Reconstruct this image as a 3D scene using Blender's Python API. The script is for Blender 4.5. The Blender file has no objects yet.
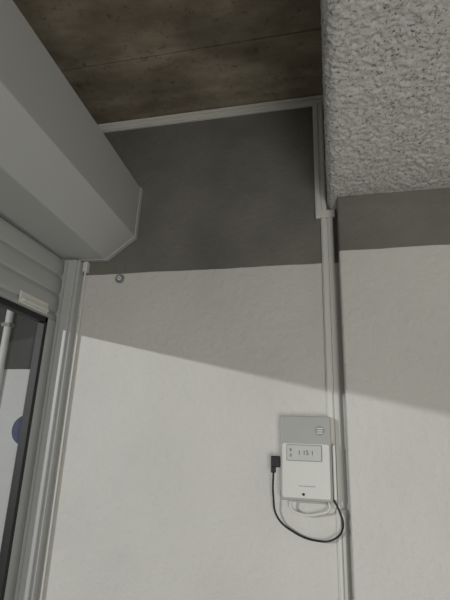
import bpy, bmesh, math
from mathutils import Vector, Matrix, noise
H=1.45   # eye height
YW=1.60  # back wall plane
CE=1.405+H
SOF=0.858+H
BAND=0.645+H

# ---------------------------------------------------------------- materials
def newmat(name):
    m=bpy.data.materials.new(name); m.use_nodes=True
    nt=m.node_tree; b=nt.nodes['Principled BSDF']
    return m,nt,b
def N(nt,t,**k):
    n=nt.nodes.new(t)
    for a,v in k.items(): setattr(n,a,v)
    return n
def simple(name,col,rough=0.5,metal=0.0,bump=0.0,bscale=60,var=0.06):
    m,nt,b=newmat(name)
    g=N(nt,'ShaderNodeNewGeometry')
    n=N(nt,'ShaderNodeTexNoise'); n.inputs['Scale'].default_value=bscale; n.inputs['Detail'].default_value=4
    nt.links.new(g.outputs['Position'],n.inputs['Vector'])
    r=N(nt,'ShaderNodeValToRGB')
    r.color_ramp.elements[0].color=[c*(1-var) for c in col]+[1]
    r.color_ramp.elements[1].color=[min(1,c*(1+var)) for c in col]+[1]
    nt.links.new(n.outputs['Fac'],r.inputs['Fac']); nt.links.new(r.outputs['Color'],b.inputs['Base Color'])
    b.inputs['Roughness'].default_value=rough; b.inputs['Metallic'].default_value=metal
    if bump:
        bp=N(nt,'ShaderNodeBump'); bp.inputs['Strength'].default_value=0.6; bp.inputs['Distance'].default_value=bump
        nt.links.new(n.outputs['Fac'],bp.inputs['Height']); nt.links.new(bp.outputs['Normal'],b.inputs['Normal'])
    return m
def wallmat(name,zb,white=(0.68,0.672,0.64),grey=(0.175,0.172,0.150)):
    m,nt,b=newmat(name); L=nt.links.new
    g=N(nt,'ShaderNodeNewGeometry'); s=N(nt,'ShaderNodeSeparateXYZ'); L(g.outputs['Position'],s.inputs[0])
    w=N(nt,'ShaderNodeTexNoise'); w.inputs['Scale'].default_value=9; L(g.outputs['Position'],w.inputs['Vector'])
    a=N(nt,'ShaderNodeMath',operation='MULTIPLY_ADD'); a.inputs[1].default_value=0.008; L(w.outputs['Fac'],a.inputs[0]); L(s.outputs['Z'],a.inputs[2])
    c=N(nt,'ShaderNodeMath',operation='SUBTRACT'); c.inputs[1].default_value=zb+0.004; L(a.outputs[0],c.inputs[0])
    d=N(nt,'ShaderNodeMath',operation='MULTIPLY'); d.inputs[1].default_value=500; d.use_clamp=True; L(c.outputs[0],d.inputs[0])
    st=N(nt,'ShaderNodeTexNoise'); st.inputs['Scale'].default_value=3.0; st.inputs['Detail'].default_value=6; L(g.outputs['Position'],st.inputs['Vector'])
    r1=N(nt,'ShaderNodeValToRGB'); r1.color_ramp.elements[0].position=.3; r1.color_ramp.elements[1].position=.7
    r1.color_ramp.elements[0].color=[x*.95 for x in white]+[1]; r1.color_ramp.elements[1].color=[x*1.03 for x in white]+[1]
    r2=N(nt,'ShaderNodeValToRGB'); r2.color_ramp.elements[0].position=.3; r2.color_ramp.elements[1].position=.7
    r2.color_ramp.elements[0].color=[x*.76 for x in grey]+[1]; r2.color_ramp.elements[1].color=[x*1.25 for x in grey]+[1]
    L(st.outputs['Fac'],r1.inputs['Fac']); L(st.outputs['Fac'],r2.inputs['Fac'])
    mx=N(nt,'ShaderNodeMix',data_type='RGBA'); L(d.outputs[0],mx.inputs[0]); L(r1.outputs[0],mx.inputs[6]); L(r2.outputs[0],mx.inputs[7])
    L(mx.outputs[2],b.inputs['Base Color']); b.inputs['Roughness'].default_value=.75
    n1=N(nt,'ShaderNodeTexNoise'); n1.inputs['Scale'].default_value=34; n1.inputs['Detail'].default_value=5; n1.inputs['Roughness'].default_value=.6
    L(g.outputs['Position'],n1.inputs['Vector'])
    bp=N(nt,'ShaderNodeBump'); bp.inputs['Strength'].default_value=.8; bp.inputs['Distance'].default_value=.008
    L(n1.outputs['Fac'],bp.inputs['Height']); L(bp.outputs['Normal'],b.inputs['Normal'])
    return m
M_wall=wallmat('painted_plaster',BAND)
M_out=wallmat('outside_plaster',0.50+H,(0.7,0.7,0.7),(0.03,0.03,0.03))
M_plast=simple('white_plastic',(0.72,0.72,0.69),.4,var=.02)
M_trunk=simple('trunking_pvc',(0.72,0.72,0.68),.45,var=.04)
M_metal=simple('white_lacquered_metal',(0.50,0.51,0.51),.42,var=.02,bscale=4)
M_metal2=simple('slat_lacquer',(0.46,0.47,0.47),.4,var=.02,bscale=4)
M_black=simple('black_rubber',(0.012,0.012,0.013),.5)
M_blackp=simple('black_cable_pvc',(0.01,0.01,0.01),.4)
M_grey=simple('grey_plastic',(0.30,0.31,0.30),.45)
M_ink=simple('display_ink',(0.06,0.06,0.06),.5)
M_lab=simple('handle_plastic',(0.75,0.75,0.70),.25)
M_lid=simple('lid_plastic',(0.42,0.43,0.405),.35,var=.02)
M_disp=simple('display_cream',(0.60,0.61,0.59),.25,var=.01)
M_blue=simple('blue_enamel',(0.01,0.03,0.12),.4)
M_anch=simple('anchor_blue_grey',(0.25,0.28,0.31),.4,metal=.3)
M_floor=simple('floor_concrete',(0.25,0.24,0.22),.8,bump=.004,bscale=12,var=.15)

# stippled render
M_stip,nt,b=newmat('stippled_plaster'); L=nt.links.new
g=N(nt,'ShaderNodeNewGeometry')
vn=N(nt,'ShaderNodeTexNoise'); vn.inputs['Scale'].default_value=125; vn.inputs['Detail'].default_value=7; vn.inputs['Roughness'].default_value=.75
L(g.outputs['Position'],vn.inputs['Vector'])
rr=N(nt,'ShaderNodeValToRGB'); rr.color_ramp.elements[0].position=.36; rr.color_ramp.elements[1].position=.47
rr.color_ramp.elements[0].color=(.08,.08,.075,1); rr.color_ramp.elements[1].color=(.78,.78,.745,1)
L(vn.outputs['Fac'],rr.inputs['Fac']); L(rr.outputs[0],b.inputs['Base Color'])
bp=N(nt,'ShaderNodeBump'); bp.inputs['Strength'].default_value=.9; bp.inputs['Distance'].default_value=.006
L(vn.outputs['Fac'],bp.inputs['Height']); L(bp.outputs['Normal'],b.inputs['Normal']); b.inputs['Roughness'].default_value=.8

# formwork ceiling
M_ceil,nt,b=newmat('formwork_concrete'); L=nt.links.new
g=N(nt,'ShaderNodeNewGeometry'); mp=N(nt,'ShaderNodeMapping'); mp.inputs['Scale'].default_value=(1.0,2.0,1); L(g.outputs['Position'],mp.inputs['Vector'])
n1=N(nt,'ShaderNodeTexNoise'); n1.inputs['Scale'].default_value=3.0; n1.inputs['Detail'].default_value=9; n1.inputs['Roughness'].default_value=.66; L(mp.outputs[0],n1.inputs['Vector'])
r=N(nt,'ShaderNodeValToRGB'); e=r.color_ramp.elements
e[0].position=.32; e[0].color=(.155,.133,.097,1); e[1].position=.70; e[1].color=(.45,.40,.31,1)
k=e.new(.5); k.color=(.27,.233,.172,1)
L(n1.outputs['Fac'],r.inputs['Fac'])
n2=N(nt,'ShaderNodeTexNoise'); n2.inputs['Scale'].default_value=45; n2.inputs['Detail'].default_value=4; L(g.outputs['Position'],n2.inputs['Vector'])
r3=N(nt,'ShaderNodeValToRGB'); r3.color_ramp.elements[0].position=.27; r3.color_ramp.elements[0].color=(.6,.57,.55,1); r3.color_ramp.elements[1].position=.40; r3.color_ramp.elements[1].color=(1,1,1,1)
L(n2.outputs['Fac'],r3.inputs['Fac'])
mm=N(nt,'ShaderNodeMix',data_type='RGBA',blend_type='MULTIPLY'); mm.inputs[0].default_value=1; L(r.outputs[0],mm.inputs[6]); L(r3.outputs[0],mm.inputs[7])
L(mm.outputs[2],b.inputs['Base Color']); b.inputs['Roughness'].default_value=.7
bp=N(nt,'ShaderNodeBump'); bp.inputs['Distance'].default_value=.004; bp.inputs['Strength'].default_value=.5; L(n1.outputs['Fac'],bp.inputs['Height']); L(bp.outputs['Normal'],b.inputs['Normal'])

M_glass,nt,b=newmat('window_glass'); L=nt.links.new
nt.nodes.remove(b)
tr=N(nt,'ShaderNodeBsdfTransparent'); tr.inputs[0].default_value=(.96,.97,.97,1); gl=N(nt,'ShaderNodeBsdfGlossy'); gl.inputs['Roughness'].default_value=.03
ms=N(nt,'ShaderNodeMixShader'); ms.inputs[0].default_value=.06; L(tr.outputs[0],ms.inputs[1]); L(gl.outputs[0],ms.inputs[2])
L(ms.outputs[0],nt.nodes['Material Output'].inputs[0])

# ---------------------------------------------------------------- mesh helpers
def obj(name,bm,mat,parent=None,smooth=False,bevel=0,seg=2):
    me=bpy.data.meshes.new(name); bmesh.ops.recalc_face_normals(bm,faces=bm.faces); bm.to_mesh(me); bm.free()
    o=bpy.data.objects.new(name,me); bpy.context.scene.collection.objects.link(o)
    me.materials.append(mat)
    if smooth:
        for p in me.polygons: p.use_smooth=True
    if bevel:
        md=o.modifiers.new('bev','BEVEL'); md.width=bevel; md.segments=seg; md.limit_method='ANGLE'
    if parent: o.parent=parent
    return o
def addbox(bm,x0,x1,y0,y1,z0,z1):
    vs=[bm.verts.new((x,y,z)) for x in (x0,x1) for y in (y0,y1) for z in (z0,z1)]
    for f in ((0,1,3,2),(4,6,7,5),(0,4,5,1),(2,3,7,6),(0,2,6,4),(1,5,7,3)): bm.faces.new([vs[i] for i in f])
def boxes(name,lst,mat,parent=None,**k):
    bm=bmesh.new()
    for b_ in lst: addbox(bm,*b_)
    return obj(name,bm,mat,parent,**k)
def empty(name,loc=(0,0,0)):
    e=bpy.data.objects.new(name,None); e.empty_display_size=.05; bpy.context.scene.collection.objects.link(e); return e
def prism(name,prof,y0,y1,mat,parent=None,shift=0,**k):
    bm=bmesh.new()
    a=[bm.verts.new((x+shift,y0,z)) for x,z in prof]; c=[bm.verts.new((x,y1,z)) for x,z in prof]
    n=len(prof)
    for i in range(n): bm.faces.new((a[i],a[(i+1)%n],c[(i+1)%n],c[i]))
    bm.faces.new(a); bm.faces.new(c[::-1])
    return obj(name,bm,mat,parent,**k)
def cyl(name,c,r,d,axis,mat,parent=None,seg=32,bevel=0):
    bm=bmesh.new(); bmesh.ops.create_cone(bm,cap_ends=True,segments=seg,radius1=r,radius2=r,depth=d)
    R_={'x':Matrix.Rotation(math.pi/2,4,'Y'),'y':Matrix.Rotation(math.pi/2,4,'X'),'z':Matrix.Identity(4)}[axis]
    bmesh.ops.transform(bm,matrix=Matrix.Translation(c)@R_,verts=bm.verts)
    return obj(name,bm,mat,parent,bevel=bevel)
def tube(name,pts,r,mat,parent=None):
    cu=bpy.data.curves.new(name,'CURVE'); cu.dimensions='3D'; cu.bevel_depth=r; cu.bevel_resolution=4; cu.resolution_u=16; cu.use_fill_caps=True
    s=cu.splines.new('BEZIER'); s.bezier_points.add(len(pts)-1)
    for p,q in zip(s.bezier_points,pts): p.co=q; p.handle_left_type=p.handle_right_type='AUTO'
    o=bpy.data.objects.new(name,cu); bpy.context.scene.collection.objects.link(o); cu.materials.append(mat)
    if parent: o.parent=parent
    return o

# ---------------------------------------------------------------- room shell
boxes('floor',[(-6.5,2.5,-5.5,4.0,-.1,0)],M_floor)
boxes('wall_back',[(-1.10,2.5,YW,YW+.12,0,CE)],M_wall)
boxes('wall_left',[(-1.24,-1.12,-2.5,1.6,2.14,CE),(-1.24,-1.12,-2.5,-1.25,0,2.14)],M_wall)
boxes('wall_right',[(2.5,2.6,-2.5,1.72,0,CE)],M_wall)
# ceiling: shuttered concrete with recessed joints between boards
bm=bmesh.new()
joints=[-2.5,-1.73,-1.23,-.73,-.23,.27,.77,1.267,1.72]
for a,c in zip(joints[:-1],joints[1:]):
    addbox(bm,-1.24,2.6,a+.0022,c-.0022,CE,CE+.03)
addbox(bm,-1.24,2.6,-2.5,1.72,CE+.03,CE+.12)
obj('ceiling',bm,M_ceil)
boxes('pillar',[(.045,1.3,1.49,YW,0,SOF+.005)],M_wall,bevel=.008,seg=3)
# stippled beam: displaced underside and side
bm=bmesh.new()
X0,X1,Y0,Y1=.012,1.3,-.9,1.598
RD=.035
def prof(s):
    side=.35
    if s<side: return (X0,SOF+RD+side-s,-1,0)
    s-=side; arc=RD*math.pi/2
    if s<arc:
        a=s/RD; return (X0+RD-RD*math.cos(a),SOF+RD-RD*math.sin(a),-math.cos(a),-math.sin(a))
    s-=arc; return (X0+RD+s,SOF,0,-1)
tot=.35+RD*math.pi/2+(X1-X0-RD)
st=.004
ns=[]; s=.0
while s<tot: 
    ns.append(s); s+= st if .25<s<.95 else .02
ns.append(tot)
ys=[]; y=Y0
while y<Y1-.003:
    ys.append(y); y+= .03 if y<.4 else st
ys.append(Y1)
rows=[]
for s in ns:
    px,pz,nx,nz=prof(s); row=[]
    for y in ys:
        p=Vector((px,y,pz))
        h=noise.fractal(p*80,.7,2.1,3)*.0045+noise.noise(p*24)*.003
        h=max(min(h,.003),-.008)
        if y>1.47: h*=.3
        row.append(bm.verts.new((px+nx*h,y,pz+nz*h)))
    rows.append(row)
for i in range(len(rows)-1):
    for j in range(len(ys)-1): bm.faces.new((rows[i][j],rows[i+1][j],rows[i+1][j+1],rows[i][j+1]))
def V(*a): return bm.verts.new(a)
a,b2,c,d=V(X0,Y0,CE),V(X1,Y0,CE),V(X1,Y0,SOF),V(X0,Y0,SOF); bm.faces.new((a,b2,c,d))
a,b2,c,d=V(X1,Y0,CE),V(X1,Y1,CE),V(X1,Y1,SOF),V(X1,Y0,SOF); bm.faces.new((a,b2,c,d))
a,b2,c,d=V(X0,Y0,CE),V(X0,Y1,CE),V(X0,Y1,SOF+RD+.34),V(X0,Y0,SOF+RD+.34); bm.faces.new((a,b2,c,d))
obj('beam',bm,M_stip,smooth=True)

# ---------------------------------------------------------------- cable trunking on the wall
tk=empty('cable_trunking')
def trunk(nm,x0,x1,z0,z1,vert):
    yb=YW
    L_=[(x0,x1,yb-.011,yb,z0,z1)]
    if vert:
        w=x1-x0; L_+=[(x0+.004,x0+w*.44,yb-.0175,yb-.011,z0,z1),(x0+w*.56,x1-.004,yb-.0175,yb-.011,z0,z1)]
    else:
        w=z1-z0; L_+=[(x0,x1,yb-.0175,yb-.011,z0+.004,z0+w*.42),(x0,x1,yb-.0175,yb-.011,z0+w*.58,z1-.004)]
    boxes(nm,L_,M_trunk,tk,bevel=.0012)
trunk('run_top',-1.10,.010,CE-.046,CE-.002,False)
trunk('run_upper',-.034,.008,SOF+.0,CE-.047,True)
boxes('elbow',[(-.034,.040,YW-.0178,YW,SOF-.03,SOF+.001)],M_trunk,tk,bevel=.003)
trunk('run_middle',-.015,.030,H-.19,SOF-.031,True)
trunk('run_lower',.004,.034,.02,H-.191,True)

# ---------------------------------------------------------------- roller shutter housing
hs=empty('roller_shutter_housing')
pr=[(-.768,H+1.03),(-.773,H+.80),(-.895,H+.705),(-1.075,H+.709),(-1.118,H+.72),(-1.118,H+1.03)]
prism('casing',pr,-1.1,1.574,M_metal,hs,shift=.095,bevel=.004)
pr2=[(-.766,H+1.032),(-.771,H+.799),(-.894,H+.702),(-1.075,H+.706),(-1.119,H+.718),(-1.119,H+1.032)]
prism('end_plate',pr2,1.574,1.598,M_metal,hs,bevel=.002)

# ---------------------------------------------------------------- roller shutter door
dr=empty('door_1')
XD=-1.075
WT=.435+H; WB=.62
DT=.700+H
def slats(nm,z0,z1,pitch=.078):
    bm=bmesh.new(); n=int(math.ceil((z1-z0)/pitch)); prof_=[]
    for i in range(n):
        zz=z1-i*pitch
        for t in range(7):
            u=t/6; 
            if zz-u*pitch*.93<z0: break
            prof_.append((XD+.005*math.sin(math.pi*u)**.4 if 0<u<1 else XD,zz-u*pitch*.93))
        if zz-pitch*.98>z0: prof_.append((XD-.004,zz-pitch*.94)); prof_.append((XD-.004,zz-pitch*.98))
    prof_.append((XD,z0))
    r0=[bm.verts.new((x,-1.2,z)) for x,z in prof_]; r1=[bm.verts.new((x,1.56,z)) for x,z in prof_]
    r2=[bm.verts.new((XD-.012,-1.2,z)) for x,z in prof_]; r3=[bm.verts.new((XD-.012,1.56,z)) for x,z in prof_]
    for i in range(len(prof_)-1):
        bm.faces.new((r0[i],r0[i+1],r1[i+1],r1[i])); bm.faces.new((r2[i],r2[i+1],r3[i+1],r3[i]))
    obj(nm,bm,M_metal2,dr)
slats('slats_top',WT-.002,DT)
slats('slats_bottom',.02,WB)
fy=1.497
boxes('frame',[(XD-.02,XD+.012,-1.2,fy+.0,WT-.022,WT),(XD-.02,XD+.012,-1.2,fy,WB,WB+.03),(XD-.02,XD+.012,fy-.018,fy,WB,WT),(XD-.02,XD+.012,-1.2,-1.17,WB,WT)],M_black,dr,bevel=.002)
boxes('stile',[(XD-.02,XD+.010,fy,1.56,WB,WT)],M_metal,dr,bevel=.002)
boxes('glass',[(XD-.008,XD-.003,-1.18,fy-.01,WB+.02,WT-.012)],M_glass,dr)
boxes('pull_handle',[(XD+.004,XD+.022,1.33,1.48,WT+.016,WT+.030),(XD+.004,XD+.010,1.32,1.49,WT+.010,WT+.056)],M_lab,dr,bevel=.003)
boxes('guide_rail',[(XD-.02,-1.0,1.56,1.599,0,DT),(XD+.012,-1.010,1.547,1.56,0,DT)],M_metal,dr,bevel=.003)
boxes('guide_rail_lip',[(XD+.028,-1.045,1.535,1.547,0,DT)],M_metal2,dr,bevel=.001)

# cord hanging beneath the casing
pc=empty('pull_cord')
boxes('bracket',[(-.995,-.975,1.575,1.60,H+.655,H+.70)],M_plast,pc,bevel=.003)
tube('cord',[(-.985,1.585,H+.66),(-.984,1.588,H+.50),(-.985,1.588,H+.2),(-.986,1.588,H-.6),(-.986,1.588,.1)],.004,M_plast,pc)
# wall anchor
wa=empty('wall_anchor')
cyl('collar',(-.83,YW-.004,H+.623),.019,.008,'y',M_anch,wa,bevel=.002)
cyl('screw_head',(-.83,YW-.010,H+.623),.009,.006,'y',M_plast,wa,bevel=.001)
boxes('screw_slot',[(-.836,-.824,YW-.0137,YW-.012,H+.622,H+.624)],M_black,wa)

# ---------------------------------------------------------------- control box
cb=empty('door_control_box')
bx0,bx1,bz0,bz1=-.168,-.002,H-.172,H+.090
yf=YW-.055
def rrect(name,x0,x1,y0,y1,z0,z1,r,mat,parent,bev=.002):
    bm=bmesh.new(); pts=[]
    for cx,cz,a0 in ((x1-r,z1-r,0),(x0+r,z1-r,90),(x0+r,z0+r,180),(x1-r,z0+r,270)):
        for i in range(7):
            a=math.radians(a0+i*15); pts.append((cx+r*math.cos(a),cz+r*math.sin(a)))
    A=[bm.verts.new((x,y0,z)) for x,z in pts]; B=[bm.verts.new((x,y1,z)) for x,z in pts]; n=len(pts)
    for i in range(n): bm.faces.new((A[i],A[(i+1)%n],B[(i+1)%n],B[i]))
    bm.faces.new(A); bm.faces.new(B[::-1])
    return obj(name,bm,mat,parent,bevel=bev)
rrect('back_shell',bx0,bx1,YW-.036,YW-.018,bz0,bz1,.010,M_plast,cb)
boxes('mounting_foot',[(bx0+.01,bx1-.03,YW-.018,YW,bz0+.01,bz1-.01)],M_plast,cb)
rrect('lid',bx0+.002,bx1-.002,yf,YW-.037,bz0+.002,bz1-.002,.010,M_lid,cb,.004)
rrect('lower_cover',bx0+.008,bx1-.008,yf-.005,yf,bz0+.010,bz1-.088,.008,M_plast,cb,.002)
rrect('display_frame',bx0+.022,bx1-.032,yf-.008,yf-.005,bz1-.142,bz1-.092,.004,M_grey,cb,.001)
rrect('display',bx0+.024,bx1-.034,yf-.0095,yf-.008,bz1-.140,bz1-.094,.003,M_disp,cb,.0005)
def glyph(name,txt,x,z,size,mat):
    cu=bpy.data.curves.new(name,'FONT'); cu.body=txt; cu.size=size; cu.extrude=.0004
    o=bpy.data.objects.new(name,cu); bpy.context.scene.collection.objects.link(o); cu.materials.append(mat)
    o.rotation_euler=(math.pi/2,0,0); o.location=(x,0,z); o.parent=cb; return o
o=glyph('digits','1 15 1',bx0+.058,bz1-.123,.020,M_ink); o.location.y=yf-.0097
o=glyph('digits_small','8',bx0+.032,bz1-.113,.014,M_ink); o.location.y=yf-.0097
o=glyph('digits_small_b','8',bx0+.032,bz1-.130,.014,M_ink); o.location.y=yf-.0097
o=glyph('lettering','~~~~',bx0+.060,bz0+.040,.022,M_grey); o.location.y=yf-.0055
rrect('emblem',bx1-.052,bx1-.022,yf-.0015,yf,bz1-.062,bz1-.032,.0148,M_grey,cb,.0005)
boxes('emblem_bars',[(bx1-.046,bx1-.028,yf-.0022,yf-.0015,bz1-.042-i*.007,bz1-.039-i*.007) for i in range(3)],M_plast,cb)
cyl('button',(bx0+.074,yf-.006,bz0+.022),.004,.003,'y',M_black,cb)
boxes('side_clip',[(bx1,bx1+.010,YW-.045,YW-.018,bz0+.01,bz1-.09)],M_plast,cb,bevel=.002)

# black lead with angled plug (part of the box wiring)
boxes('plug_body',[(bx0-.030,bx0-.0,YW-.052,YW-.034,H-.075,H-.040)],M_blackp,cb,bevel=.003)
boxes('plug_neck',[(bx0-.030,bx0-.014,YW-.050,YW-.036,H-.092,H-.070)],M_blackp,cb,bevel=.003)
tube('power_lead',[(-.190,YW-.043,H-.085),(-.192,YW-.03,H-.16),(-.180,YW-.02,H-.225),(-.130,YW-.015,H-.265),(-.060,YW-.015,H-.285),(-.005,YW-.025,H-.275),(.022,YW-.035,H-.24),(.014,YW-.035,H-.195),(-.004,YW-.035,H-.160)],.0032,M_blackp,cb)
tube('signal_cable',[(-.135,YW-.028,H-.170),(-.135,YW-.026,H-.195),(-.10,YW-.022,H-.212),(-.05,YW-.022,H-.208),(-.015,YW-.03,H-.190),(-.018,YW-.03,H-.172)],.004,M_plast,cb)

# ---------------------------------------------------------------- outside the door
boxes('wall_outside',[(-6.5,-.9,3.2,3.3,0,CE)],M_out)
sg=empty('round_sign')
cyl('disc',(-2.32,3.19,H+.03),.11,.01,'y',M_blue,sg)
cyl('rim',(-2.32,3.197,H+.03),.12,.006,'y',M_plast,sg)
pp=empty('drain_pipe')
cyl('pipe',(-2.62,3.165,1.4),.03,2.8,'z',M_plast,pp)
boxes('clamps',[(-2.66,-2.58,3.13,3.2,z,z+.03) for z in (.5,1.5,2.3)],M_grey,pp)

# ---------------------------------------------------------------- lights
def area(name,loc,tgt,size,power,col=(1,1,1)):
    l=bpy.data.lights.new(name,'AREA'); l.size=size; l.energy=power; l.color=col
    o=bpy.data.objects.new(name,l); bpy.context.scene.collection.objects.link(o); o.location=loc
    o.rotation_euler=(Vector(tgt)-Vector(loc)).to_track_quat('-Z','Y').to_euler(); return o
area('street_light',(-4.6,-4.5,H+.413+.775),(-.2,1.6,H-.2),.06,200,(1,.995,.99))
area('indoor_fill',(.9,-2.0,.8),(-.2,1.3,2.0),1.2,37,(1,.975,.915))  # added fill without a fixture, set low behind the camera to brighten soffit and ceiling
w=bpy.data.worlds.new('world'); bpy.context.scene.world=w; w.use_nodes=True
w.node_tree.nodes['Background'].inputs[0].default_value=(.98,.99,.97,1); w.node_tree.nodes['Background'].inputs[1].default_value=.19

# ---------------------------------------------------------------- camera
cam=bpy.data.cameras.new('camera'); co=bpy.data.objects.new('camera',cam); bpy.context.scene.collection.objects.link(co)
cam.sensor_fit='HORIZONTAL'; cam.sensor_width=36; cam.lens=36; cam.clip_start=.01
Rv=Vector((0.974,0.2217,0.0346)).normalized();Fv=Vector((-0.222,0.928,0.2992)).normalized()
Uv=Rv.cross(Fv); Rv=Fv.cross(Uv)
m=Matrix((Rv,Uv,-Fv)).transposed().to_4x4(); m.translation=(0,0,H); co.matrix_world=m
bpy.context.scene.camera=co
bpy.context.scene.view_settings.view_transform='Standard'
